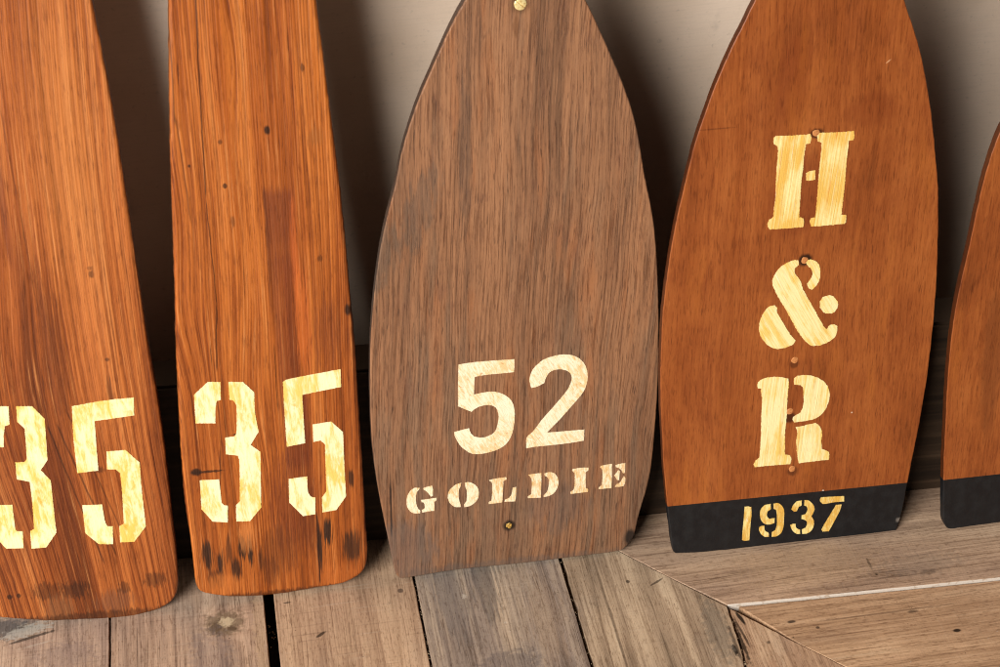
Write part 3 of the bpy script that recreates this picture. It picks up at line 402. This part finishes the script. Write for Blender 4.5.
m_pine2 = pine('knotty_pine_varnish', 7.9, 190, 0., .03, dict(
    swirl=[(-.050, .215, .018, .045, .009), (-.038, .33, .008, .05, .004), (.001, .37, .005, .04, -.004), (-.006, .15, .012, .05, .005)],
    rects=[(.0125, .0290, .215, .288, .05, .7, lin(108, 50, 26)), (.0145, .0275, .13, .245, .03, .55, lin(112, 50, 24)), (.016, .031, .09, .15, .015, .7, lin(102, 44, 22)), (.012, .0135, .19, .29, .03, .6, lin(70, 32, 14))],
    spots=[(.0166, .3261, .0018, .0032, .95, STAIN, dict(wob=.5)), (-.0091, .2934, .0014, .0017, .8, STAIN, {}), (-.0100, .3205, .0014, .0018, .6, STAIN, {}), (-.0283, .3071, .0009, .0011, .8, STAIN, {}), (-.006, .271, .0012, .004, .5, STAIN, FIB), (.0385, .362, .0014, .0022, .6, STAIN, FIB),
           (.0582, .2073, .0024, .005, .95, STAIN, dict(wob=.5)), (.043, .243, .0016, .002, .5, STAIN, FIB), (.044, .32, .005, .006, .3, lin(120, 76, 38), FIB), (.046, .19, .008, .03, .45, lin(120, 60, 30), FIB),
           (.0285, .245, .0025, .035, .45, lin(196, 96, 38), FIB), (.031, .20, .0045, .035, .5, lin(204, 104, 42), FIB),
           (.018, .07, .014, .035, .6, lin(104, 46, 22), FIB), (.028, .06, .006, .03, .4, lin(88, 40, 18), FIB),
           (-.0400, .1015, .0034, .003, .95, STAIN, dict(wob=.7)), (-.033, .1010, .011, .0010, .85, STAIN, dict(wob=.9, ns=(500, 200))), (-.0095, .1263, .008, .0009, .85, STAIN, dict(wob=.8, ns=(500, 200))),
           (-.0375, .037, .003, .012, .9, CHAR, FIB), (-.030, .031, .0026, .011, .9, CHAR, FIB), (-.0155, .041, .003, .010, .95, CHAR, FIB), (-.0105, .038, .002, .012, .95, CHAR, FIB), (-.020, .024, .003, .010, .85, CHAR, FIB), (-.024, .04, .002, .012, .6, CHAR, FIB), (-.004, .03, .002, .01, .6, CHAR, FIB), (-.034, .018, .006, .008, .6, CHAR, FIB),
           (.0395, .047, .003, .011, .95, CHAR, FIB), (.034, .036, .0018, .022, .9, CHAR, FIB), (.0555, .034, .007, .013, .8, CHAR, FIB), (.0559, .0866, .0022, .007, .85, STAIN, FIB), (.008, .035, .012, .02, .5, lin(84, 42, 20), FIB), (.001, .02, .006, .012, .5, lin(84, 42, 20), FIB),
           (-.012, .05, .006, .012, .5, lin(208, 128, 66), FIB), (-.03, .012, .012, .01, .5, lin(204, 116, 50), FIB), (.045, .012, .012, .01, .4, lin(196, 106, 44), FIB),
           (.0, .0008, .09, .0042, .7, lin(64, 32, 14), dict(wob=.9, ns=(500, 120)))],
    lines=[(-.0160, .46, -.0204, .285, .0006, .75), (-.0204, .287, -.0190, .215, .0005, .7), (-.0192, .22, -.0225, .17, .0007, .75), (.0335, .065, .033, .004, .0008, .9), (-.0262, .08, -.024, .12, .0006, .6), (.0125, .14, .013, .19, .0004, .7), (-.031, .46, -.034, .33, .0007, .6), (-.0335, .34, -.030, .27, .0007, .5)]), PAL2)
m_wal = walnut('dark_open_pored_hardwood')
RST = lin(54, 22, 10)
m_mah = mahogany('red_brown_mahogany_varnish', 0., [(-.012, .26, .02, .03, .4, lin(118, 52, 24), {}), (-.02, .335, .012, .03, .35, lin(120, 52, 22), {}), (.03, .31, .018, .012, .35, lin(118, 52, 22), {}),
    (-.0042, .2985, .0044, .0034, .85, RST, {}), (-.0047, .2145, .0046, .0046, .95, lin(36, 20, 12), dict(wob=.35)), (-.0073, .1004, .0046, .0042, .85, RST, {}), (-.0026, .0585, .0042, .0042, .6, RST, {}), (-.0066, .141, .0036, .0036, .6, RST, {}),
    (.0202, .0397, .0007, .0007, .9, lin(220, 200, 180), dict(wob=.2)), (.0352, .0991, .0006, .0006, .9, lin(224, 196, 170), dict(wob=.2)), (.0366, .3403, .0005, .0022, .7, lin(222, 170, 124), dict(ang=-.9, wob=.4)),
    (-.066, .3068, .013, .0005, .4, RST, dict(wob=1.2, ns=(900, 60)))])
m_mah2 = mahogany('brown_mahogany_varnish', 5.5, [(-.062, .13, .008, .06, .5, lin(112, 60, 30), dict(ang=.05)), (-.05, .22, .006, .05, .35, lin(112, 60, 30), {})])
m_blk = black_paint('matt_black_paint')
gp1 = gold_paint('cream_stencil_paint', lin(254, 240, 186), lin(238, 200, 98), .36, 170, 45, .08, lin(226, 172, 60), 1., .6)
gp2 = gold_paint('pale_stencil_paint', lin(254, 241, 192), lin(240, 204, 106), .28, 170, 45, .08, lin(230, 182, 76), 5., .6)
gp3 = gold_paint('ivory_brushed_paint', lin(254, 240, 206), lin(240, 206, 148), .22, 210, 60, .5, lin(210, 146, 80), 11., 3.)
gp3b = gold_paint('ivory_lettering_paint', lin(253, 236, 200), lin(232, 190, 128), .35, 420, 150, .1, lin(198, 132, 62), 14., .8)
gp4 = gold_paint('yellow_cream_brushed_paint', lin(253, 234, 164), lin(240, 192, 92), .62, 360, 14, -.07, lin(226, 140, 38), 21., .5)
gp4b = gold_paint('cream_brushed_paint', lin(254, 238, 176), lin(243, 206, 110), .25, 340, 20, -.05, lin(228, 166, 70), 27., .6)
gp4c = gold_paint('cream_diagonal_brushed_paint', lin(254, 237, 172), lin(243, 202, 100), .3, 360, 24, .52, lin(230, 172, 72), 37., .6)
gp5 = gold_paint('gold_numeral_paint', lin(249, 226, 146), lin(228, 178, 80), .5, 330, 90, 0., lin(200, 118, 34), 31., .5)
brass = metal('worn_brass', lin(246, 224, 160), .4, lin(206, 164, 92))
brass_d = metal('tarnished_brass', lin(206, 166, 84), .38, lin(70, 48, 22))
copper = metal('pale_copper', lin(224, 152, 92), .5, lin(190, 112, 58))

def make_blade(key, label, sl, sr, mat, r, rb, amp, seed, tip=None):
    d = D[key]
    root = tag(empty('oar_blade', blade_matrix(d)), label, 'oar blade', GROUP)
    pts = outline(d, sl, sr); T = TH[key]
    if tip:
        (u0, v0), (u1, v1) = d['pts']['band']; no = Vector((-(v1-v0), u1-u0, 0)).normalized(); co = Vector((u0, v0, 0))
        mesh_obj('blade_body', split(plate(pts, T, r, rb, amp, seed), co, no, True), mat, root)
        tag(mesh_obj('painted_tip', split(plate(pts, T, r, rb, amp, seed), co, no, False), tip, root), 'matt black painted tip')
    else:
        mesh_obj('blade_body', plate(pts, T, r, rb, amp, seed), mat, root)
    return root, d
def chars(root, d, specs, amp, corner=38, inset=0.):
    for k, (name, key, mat) in enumerate(specs):
        tag(mesh_obj(name, paint_char(d['chars'][key], amp, 3.3*k+1, corner=corner, inset=inset), mat, root), 'painted %s %s' % ('ampersand' if key == '&' else name.split('_')[-1], '' if key == '&' else key))
def fastener(name, root, p, bm, mat, label):
    o = mesh_obj(name, bm, mat, root); o.location = (p[0], p[1], 0.); tag(o, label); return o

VT = .80
# first blade, partly outside the frame
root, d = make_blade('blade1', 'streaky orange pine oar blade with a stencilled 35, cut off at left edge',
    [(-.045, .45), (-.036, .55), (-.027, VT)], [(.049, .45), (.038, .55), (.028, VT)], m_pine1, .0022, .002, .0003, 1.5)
chars(root, d, [('painted_digit', '3', gp1), ('painted_digit', '5', gp1)], .0002, 30)
# second
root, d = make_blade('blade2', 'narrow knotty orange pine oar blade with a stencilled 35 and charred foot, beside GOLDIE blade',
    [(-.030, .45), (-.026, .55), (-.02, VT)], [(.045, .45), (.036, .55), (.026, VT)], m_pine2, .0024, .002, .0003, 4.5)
chars(root, d, [('painted_digit', '3', gp2), ('painted_digit', '5', gp2)], .0002, 30)
# third
root, d = make_blade('blade3', 'dark greyish brown oar blade painted 52 above GOLDIE, with a brass screw',
    [(-.0235, .40), (-.018, .425), (-.0145, .46), (-.0135, .52), (-.0135, VT)], [(.0325, .40), (.0255, .425), (.0205, .46), (.0185, .52), (.018, VT)], m_wal, .0010, .002, .00012, 7.5)
chars(root, d, [('painted_digit', '5', gp3), ('painted_digit', '2', gp3)], .00018, 38, .0002)
chars(root, d, [('painted_letter', q, gp3b) for q in 'GOLDIE'], .00016, 50)
fastener('screw', root, d['pts']['screw'][0], head(.0037, .0007, .00035, -.7), brass, 'bright slotted brass screw')
fastener('screw', root, d['pts']['screw2'][0], head(.0022, .0005, .0005, .9, 3, .25), brass_d, 'small tarnished brass screw in a dark hole')
# fourth
root, d = make_blade('blade4', 'reddish brown oar blade painted H & R with black tip dated 1937',
    [(-.040, .40), (-.029, .43), (-.021, .46), (-.0175, .50), (-.016, VT)], [(.0345, .40), (.027, .43), (.0215, .46), (.0185, .50), (.017, VT)], m_mah, .0008, .0013, .00028, 10.5, m_blk)
chars(root, d, [('painted_letter', 'H', gp4), ('painted_ampersand', '&', gp4c), ('painted_letter', 'R', gp4b)],   .00034)
chars(root, d, [('painted_digit', q, gp5) for q in '1937'], .00014, 45, .00022)
for p in d['pts']['rivet']: fastener('rivet', root, p, head(.0023, .0003, 0, 0, p[1]*99, .16), copper, 'small flush copper rivet')
# fifth: only its left side is in view; its right side mirrors the left
d = D['blade5']
Lp = d['L']; ax = 0.0
d['L'] = [p for p in Lp]
bl = d['B']
d['B'] = [bl[0], bl[1], bl[2], bl[3], bl[4], (-bl[3][0], bl[3][1]), (-bl[2][0], bl[2][1]), (-bl[1][0], bl[1][1]), (-bl[0][0], bl[0][1])]
d['R'] = [(-p[0], p[1]) for p in reversed(Lp)]
tl = [(-.0650, .317), (-.0545, .345), (-.040, .38), (-.029, .41), (-.021, .45), (-.0175, .5), (-.016, VT)]
root, d = make_blade('blade5', 'plain brown oar blade with black tip, cut off at the right edge',
    tl, [(-u, v) for u, v in tl], m_mah2, .0008, .0013, .0002, 13.5, m_blk)

# ------------------------------------------------------------------ floor
C4 = lambda *a: [lin(*q) for q in a]
floor = tag(empty('floor', Matrix()), kind='structure')
def board(poly, z, mat, bev=.0004, rough=.00025, seed=0., edge=None, holes=None):
    pts = ccw([Vector(p) for p in poly]); out = []
    n = len(pts)
    for i in range(n):
        a, b = pts[i], pts[(i+1) % n]; k = max(1, int((b-a).length/.004))
        for j in range(k): out.append(a.lerp(b, j/k))
    pts = roughen(out, rough, seed, 130); n = len(pts)
    nor = []
    for i in range(n):
        t1 = (pts[i]-pts[i-1]).normalized(); t2 = (pts[(i+1) % n]-pts[i]).normalized()
        m = Vector((t1.y+t2.y, -t1.x-t2.x)); nor.append(m.normalized() if m.length > 1e-6 else Vector((t1.y, -t1.x)))
    bm = bmesh.new(); rings = []
    for (dd, zz) in [(bev*1.4, z), (bev*.35, z-bev*.35), (0, z-bev*1.3), (0, z-.018)]:
        rings.append([bm.verts.new((p.x-m.x*dd, p.y-m.y*dd, zz)) for p, m in zip(pts, nor)])
    for a, b in zip(rings, rings[1:]):
        for i in range(n):
            f = bm.faces.new((a[i], b[i], b[(i+1) % n], a[(i+1) % n])); f.smooth = True
            if edge and b is not rings[1]:
                pm = (pts[i]+pts[(i+1) % n])/2
                if edge(pm): f.material_index = 1
    bm.faces.new(rings[0])
    return bm
YB = .16; YF = -1.1
fw = lambda *a, **k: floor_wood(*a, **k)
g = .0006
ROUGH = dict(wob=1., ns=(260, 300)); FIBF = dict(wob=1.2, ns=(600, 30))
b1 = fw('floor_grey_brown', 1., C4((108, 92, 82), (142, 121, 108), (162, 139, 121), (182, 160, 140)), knots=[(-.318, -.004, .018, .010, 2.2)], spots=[(-.333, .0, .022, .010, .75, lin(84, 82, 84), ROUGH), (-.315, -.004, .016, .0055, .75, lin(186, 178, 166), dict(wob=1.3, ns=(260, 500), ang=.25)), (-.313, -.0105, .016, .0012, .8, lin(60, 52, 46), dict(wob=.8, ang=.25)), (-.308, -.017, .010, .0008, .5, lin(190, 176, 160), dict(wob=.9, ang=.2)), (-.29, -.03, .02, .012, .35, lin(122, 106, 104), ROUGH)], grey=.25)
b2 = fw('floor_knotty_grey', 2.7, C4((108, 90, 80), (144, 122, 106), (164, 139, 119), (184, 162, 140)), knots=[(-.1905, -.019, .014, .012, 3.4)], spots=[(-.1905, -.019, .014, .011, .7, lin(116, 98, 76), ROUGH), (-.189, -.0175, .0055, .0045, .9, lin(200, 182, 150), dict(wob=.9, ns=(500, 500))), (-.196, -.022, .004, .006, .7, lin(84, 66, 48), ROUGH), (-.186, -.024, .004, .002, .7, lin(80, 62, 46), ROUGH), (-.168, -.03, .004, .05, .45, lin(196, 166, 132), ROUGH), (-.20, -.05, .014, .03, .35, lin(120, 110, 110), ROUGH)], grey=.22)
b3 = fw('floor_tan', 4.1, C4((124, 102, 84), (152, 125, 103), (168, 141, 116), (184, 158, 132)), saw=.3, streak=.6, spots=[(-.13, -.04, .004, .0012, .85, lin(44, 32, 24), dict(ang=.6, wob=.8)), (-.075, -.01, .002, .002, .7, lin(60, 46, 38), {}), (-.149, -.008, .003, .0008, .7, lin(50, 38, 30), {})], grey=.12)
b4 = fw('floor_blue_grey', 5.6, C4((98, 87, 80), (130, 116, 106), (150, 134, 118), (176, 156, 134)), saw=.12, streak=1.2, spots=[(-.020, -.01, .010, .04, .6, lin(100, 92, 88), FIBF), (-.044, -.02, .012, .04, .45, lin(104, 98, 96), FIBF), (.014, -.05, .012, .04, .35, lin(164, 138, 114), FIBF), (.006, -.004, .012, .012, .3, lin(166, 142, 120), FIBF), (-.0345, -.022, .0018, .0022, .7, lin(200, 188, 172), dict(wob=1.2, ns=(900, 900))), (-.012, -.05, .001, .001, .8, lin(200, 186, 168), {}), (-.015, -.085, .02, .012, .5, lin(98, 90, 90), ROUGH)], grey=.3)
b5 = fw('floor_olive_grey', 6.9, C4((108, 94, 78), (144, 125, 105), (165, 145, 122), (184, 165, 140)), saw=.12, streak=1.3, spots=[(.092, -.032, .006, .0008, .75, lin(56, 42, 34), dict(ang=.5, wob=.9)), (.074, -.028, .0014, .0016, .8, lin(50, 40, 32), {}), (.1265, -.099, .0016, .005, .95, lin(26, 20, 16), dict(wob=1., ns=(700, 500))), (.128, -.092, .001, .02, .7, lin(60, 48, 38), ROUGH), (.120, -.08, .008, .03, .5, lin(120, 112, 100), ROUGH), (.056, -.05, .001, .09, .6, lin(94, 78, 62), dict(wob=.5))], grey=.2)
r1 = fw('floor_cross_tan', 8.2, C4((118, 97, 82), (150, 126, 107), (168, 142, 119), (184, 160, 136)), rot=True, saw=.08, streak=.8, spots=[(-.040, .2367, .005, .0009, .75, lin(56, 44, 34), dict(wob=.8)), (-.050, .238, .0012, .0012, .9, lin(44, 34, 28), {}), (-.052, .33, .0012, .0016, .85, lin(52, 40, 32), {}), (-.054, .272, .0025, .006, .5, lin(84, 66, 52), ROUGH), (-.035, .20, .02, .05, .35, lin(186, 156, 124), ROUGH), (-.046, .27, .010, .03, .35, lin(128, 112, 100), ROUGH)], grey=.14)
f1 = fw('floor_front_tan', 9.7, C4((122, 96, 74), (156, 126, 99), (174, 144, 115), (190, 164, 134)), rot=True, saw=.08, streak=.8, spots=[(-.106, .272, .0016, .0028, .95, lin(30, 22, 16), {}), (-.08, .17, .0012, .003, .85, lin(44, 34, 28), {}), (-.088, .185, .0012, .0014, .8, lin(44, 34, 28), {}), (-.085, .25, .0012, .004, .7, lin(60, 46, 36), {}), (-.083, .23, .0009, .05, .5, lin(104, 80, 60), dict(wob=.7))], grey=.1)
t1 = fw('floor_wedge_brown', 11.3, C4((112, 92, 74), (150, 122, 100), (168, 140, 114), (184, 160, 134)), saw=.1, streak=1.2, spots=[(.1335, -.095, .0012, .02, .85, lin(50, 40, 30), ROUGH), (.1385, -.0715, .0013, .006, .95, lin(30, 22, 16), dict(wob=.8, ang=.25)), (.136, -.085, .001, .014, .8, lin(60, 46, 36), dict(wob=.9, ang=.1)), (.150, -.095, .0016, .0016, .7, lin(60, 46, 36), {}), (.147, -.12, .003, .012, .5, lin(190, 150, 118), ROUGH)], grey=.15)
s_ = N('chipped_white_edge_paint', .6, .3)
white_edge = s_.finish(s_.mix(s_.smooth(s_.noise(260, 200, detail=4), .56, .68), lin(216, 204, 190), lin(190, 172, 152)), s_.noise(500, 500), .0003)
def fb(poly, z, mat, seed, **k): return mesh_obj('floor_board', board(poly, z, mat[0] if isinstance(mat, list) else mat, seed=seed, **k), mat, floor)
fb([(-.95, YF), (-.2626-g, YF), (-.2626-g, YB), (-.95, YB)], 0, b1, 1)
fb([(-.2626+g, YF), (-.1692, YF), (-.1640, 0.), (-.1630, YB), (-.2626+g, YB)], -.0006, b2, 2)
fb([(-.1600, YF), (-.0645-g*1.2, YF), (-.0645-g*1.2, YB), (-.156, YB), (-.1572, 0.)], 0, b3, 3)
fb([(-.0645+g*1.2, YF), (.0344-g*1.2, YF), (.0344-g*1.2, YB), (-.0645+g*1.2, YB)], -.0004, b4, 4)
RG = [(.124, YF), (.1270, -.16), (.1284, -.1142), (.1306, -.0957), (.1320, -.0612)]
ml = lambda dx: [(.1324+dx, -.0602), (.1023+dx, -.0292), (.0768+dx, -.0006), (.0344+dx, .0460)]
fb([(.0344+g*1.2, YF)]+RG+ml(-g*.3)[1:3]+[(.0362, .043)], 0, b5, 5, rough=.0006)
fb([(.1330, -.0600), (.9, -.0905), (.9, YB), (-.05, YB), (.0353, .046)]+[(.0768+g*.3, -.0006), (.1023+g*.3, -.0292)], -.0001, [r1, white_edge], 6, rough=.00018, bev=.0005, edge=lambda p: p.y < -.0590-.0385*(p.x-.133)+.0012 and p.x > .1335)
fb([(.1338, -.0625), (.1390, -.0668), (.169-g*.3, -.0999), (.1935-g*.3, -.1258), (1.05, YF), (.1256, YF), (.1286, -.16), (.1302, -.1142), (.1325, -.0957)], -.0018, t1, 7, rough=.0005)
fb([(.1405, -.0612), (.9, -.0914), (.9, YF), (1.06, YF), (.1935+g*.3, -.1256), (.169+g*.3, -.0996)], -.0020, f1, 8, rough=.0002)
bm = bmesh.new()
bmesh.ops.create_grid(bm, x_segments=1, y_segments=1, size=1.6); bmesh.ops.translate(bm, verts=bm.verts, vec=(0, 0, -.0185))
s_ = N('dark_underfloor', .9, .1); dk = s_.finish(s_.mix(s_.noise(60, 60), lin(18, 14, 10), lin(34, 26, 20)))
mesh_obj('underfloor', bm, dk, floor)
# grit packed in the seams
bm = bmesh.new(); rnd = random.Random(5)
def grain(x, y, z, r):
    m = Matrix.Translation((x, y, z)) @ Matrix.Rotation(rnd.random()*6, 4, 'Z') @ Matrix.Diagonal((r*rnd.uniform(.7, 1.5), r*rnd.uniform(.6, 1.1), r*rnd.uniform(.5, .9), 1))
    bmesh.ops.create_icosphere(bm, subdivisions=1, radius=1, matrix=m)
for k in range(80):
    y = rnd.uniform(-.2, .005); grain(-.0645+rnd.gauss(0, .0006), y, -.0012+rnd.random()*.0008, rnd.uniform(.0002, .00055))
for k in range(45):
    y = rnd.uniform(-.2, .005); grain(.0344+rnd.gauss(0, .0005), y, -.0013+rnd.random()*.0006, rnd.uniform(.0002, .0005))
for k in range(70):
    q = rnd.random(); x = .0768+(.1324-.0768)*q; grain(x+rnd.gauss(0, .0004), -.0006-.0596*q+rnd.gauss(0, .0004), -.001+rnd.random()*.0006, rnd.uniform(.0002, .0005))
for k in range(60):
    q = rnd.random(); grain(.1318-.003*q+rnd.gauss(0, .0007), -.062-.055*q, -.0012+rnd.random()*.0004, rnd.uniform(.0003, .0008))
for k in range(40):
    y = rnd.uniform(-.2, -.01); grain(-.1605+rnd.gauss(0, .0012), y, -.017+rnd.random()*.001, rnd.uniform(.0004, .0009))
s_ = N('pale_grit', .9, .1); gm = s_.finish(s_.mix(s_.noise(1500, 1500), lin(122, 100, 76), lin(186, 166, 140)))
tag(mesh_obj('grit', bm, gm), 'sandy grit lodged in the seams between the floor boards', 'grit', kind='stuff')

# ------------------------------------------------------------------ wall
ang = R(2.5)
W = Matrix.Translation((0, .121, 0)) @ Matrix.Rotation(ang, 4, 'Z')
wall = tag(empty('wall', W), 'off-white painted wall with a dark brown skirting board behind the oar blades', 'wall')
def box(bm, x0, x1, y0, y1, z0, z1):
    v = [bm.verts.new(p) for p in ((x0, y0, z0), (x1, y0, z0), (x1, y1, z0), (x0, y1, z0), (x0, y0, z1), (x1, y0, z1), (x1, y1, z1), (x0, y1, z1))]
    for f in ((0, 3, 2, 1), (4, 5, 6, 7), (0, 1, 5, 4), (1, 2, 6, 5), (2, 3, 7, 6), (3, 0, 4, 7)): bm.faces.new([v[i] for i in f])
bm = bmesh.new(); box(bm, -1.3, 1.3, 0, .05, -.03, 1.6)
s = N('aged_off_white_paint', .6, .3)
s.v = s.w; 
n1 = s.noise(7, 7, detail=4, sw=0); n2 = s.noise(40, 700, detail=4, rough=.6, sw=0, off=3); n3 = s.noise(260, 300, detail=3, off=9, sw=0); n4 = s.noise(40, 25, detail=4, off=19, sw=0)
c = s.mix(s.smooth(n1, .3, .7), lin(214, 190, 166), lin(230, 209, 188))
c = s.mix(s.smooth(n2, .45, .7, 0, .12), c, lin(178, 164, 148))
c = s.mix(s.smooth(n3, .6, .75, 0, .3), c, lin(160, 146, 130))
c = s.mix(s.smooth(n4, .62, .75, 0, .35), c, lin(168, 156, 142))
mesh_obj('wall_panel', bm, s.finish(c, s.add(s.mul(n2, .2), s.mul(n3, .5)), .0004), wall)
bm = bmesh.new(); box(bm, -1.3, 1.3, 0, .03, -.01, .145)
bmesh.ops.bevel(bm, geom=bm.edges[:], offset=.002, segments=2, affect='EDGES')
s = N('dark_stained_board', .6, .3); s.v, s.u = s.u, s.w
a = s.noise(120, 5, detail=4); b = s.noise(300, 200, detail=3, off=7)
c = s.ramp(a, [(.35, lin(38, 28, 20)), (.55, lin(56, 42, 30)), (.7, lin(76, 58, 43))])
c = s.mix(s.smooth(b, .68, .76, 0, .8), c, lin(26, 18, 12))
sk = tag(mesh_obj('skirting_board', bm, s.finish(c, a, .0005), wall), 'dark brown skirting board')
sk.matrix_local = W.inverted() @ Matrix.Translation((0, .0372, 0)) @ Matrix.Rotation(R(-2.4), 4, 'Z')

# ------------------------------------------------------------------ light
def area(name, loc, target, size, power, colr):
    l = bpy.data.lights.new(name, 'AREA'); l.shape = 'RECTANGLE'; l.size, l.size_y = size; l.energy = power; l.color = colr
    o = link(bpy.data.objects.new(name, l)); o.location = loc
    o.rotation_euler = (Vector(target)-Vector(loc)).to_track_quat('-Z', 'Y').to_euler(); return o
area('softbox_key', (-1.62, -1.75, 1.32), (.05, 0, .2), (1.45, 1.45), 117, (1, .965, .92))
w = bpy.data.worlds.new('World'); sc.world = w; w.use_nodes = True
bg = w.node_tree.nodes['Background']; bg.inputs[0].default_value = (.97, .97, 1, 1); bg.inputs[1].default_value = .03

# ------------------------------------------------------------------ camera
cam = bpy.data.cameras.new('camera'); co = link(bpy.data.objects.new('camera', cam))
F = Vector(D['cam']['F']); psi = R(10.1); Rt = Vector((math.cos(psi), -math.sin(psi), 0)); Up = Rt.cross(F)
M = Matrix((Rt, Up, -F)).transposed().to_4x4(); M.translation = Vector(D['cam']['C']); co.matrix_world = M
cam.sensor_width = 36; cam.lens = 63; cam.clip_start = .02; cam.clip_end = 50
cam.dof.use_dof = True; cam.dof.focus_distance = 1.12; cam.dof.aperture_fstop = 16
sc.camera = co
vs = sc.view_settings; vs.view_transform = 'Standard'; vs.look = 'None'; vs.exposure = 0; vs.gamma = 1; vs.use_curve_mapping = False
sc.cycles.use_denoising = True; sc.cycles.denoising_prefilter = 'ACCURATE'; sc.cycles.use_adaptive_sampling = False
sc.cycles.filter_width = 1.1; sc.cycles.max_bounces = 4; sc.cycles.diffuse_bounces = 2; sc.cycles.sample_clamp_indirect = 1.0
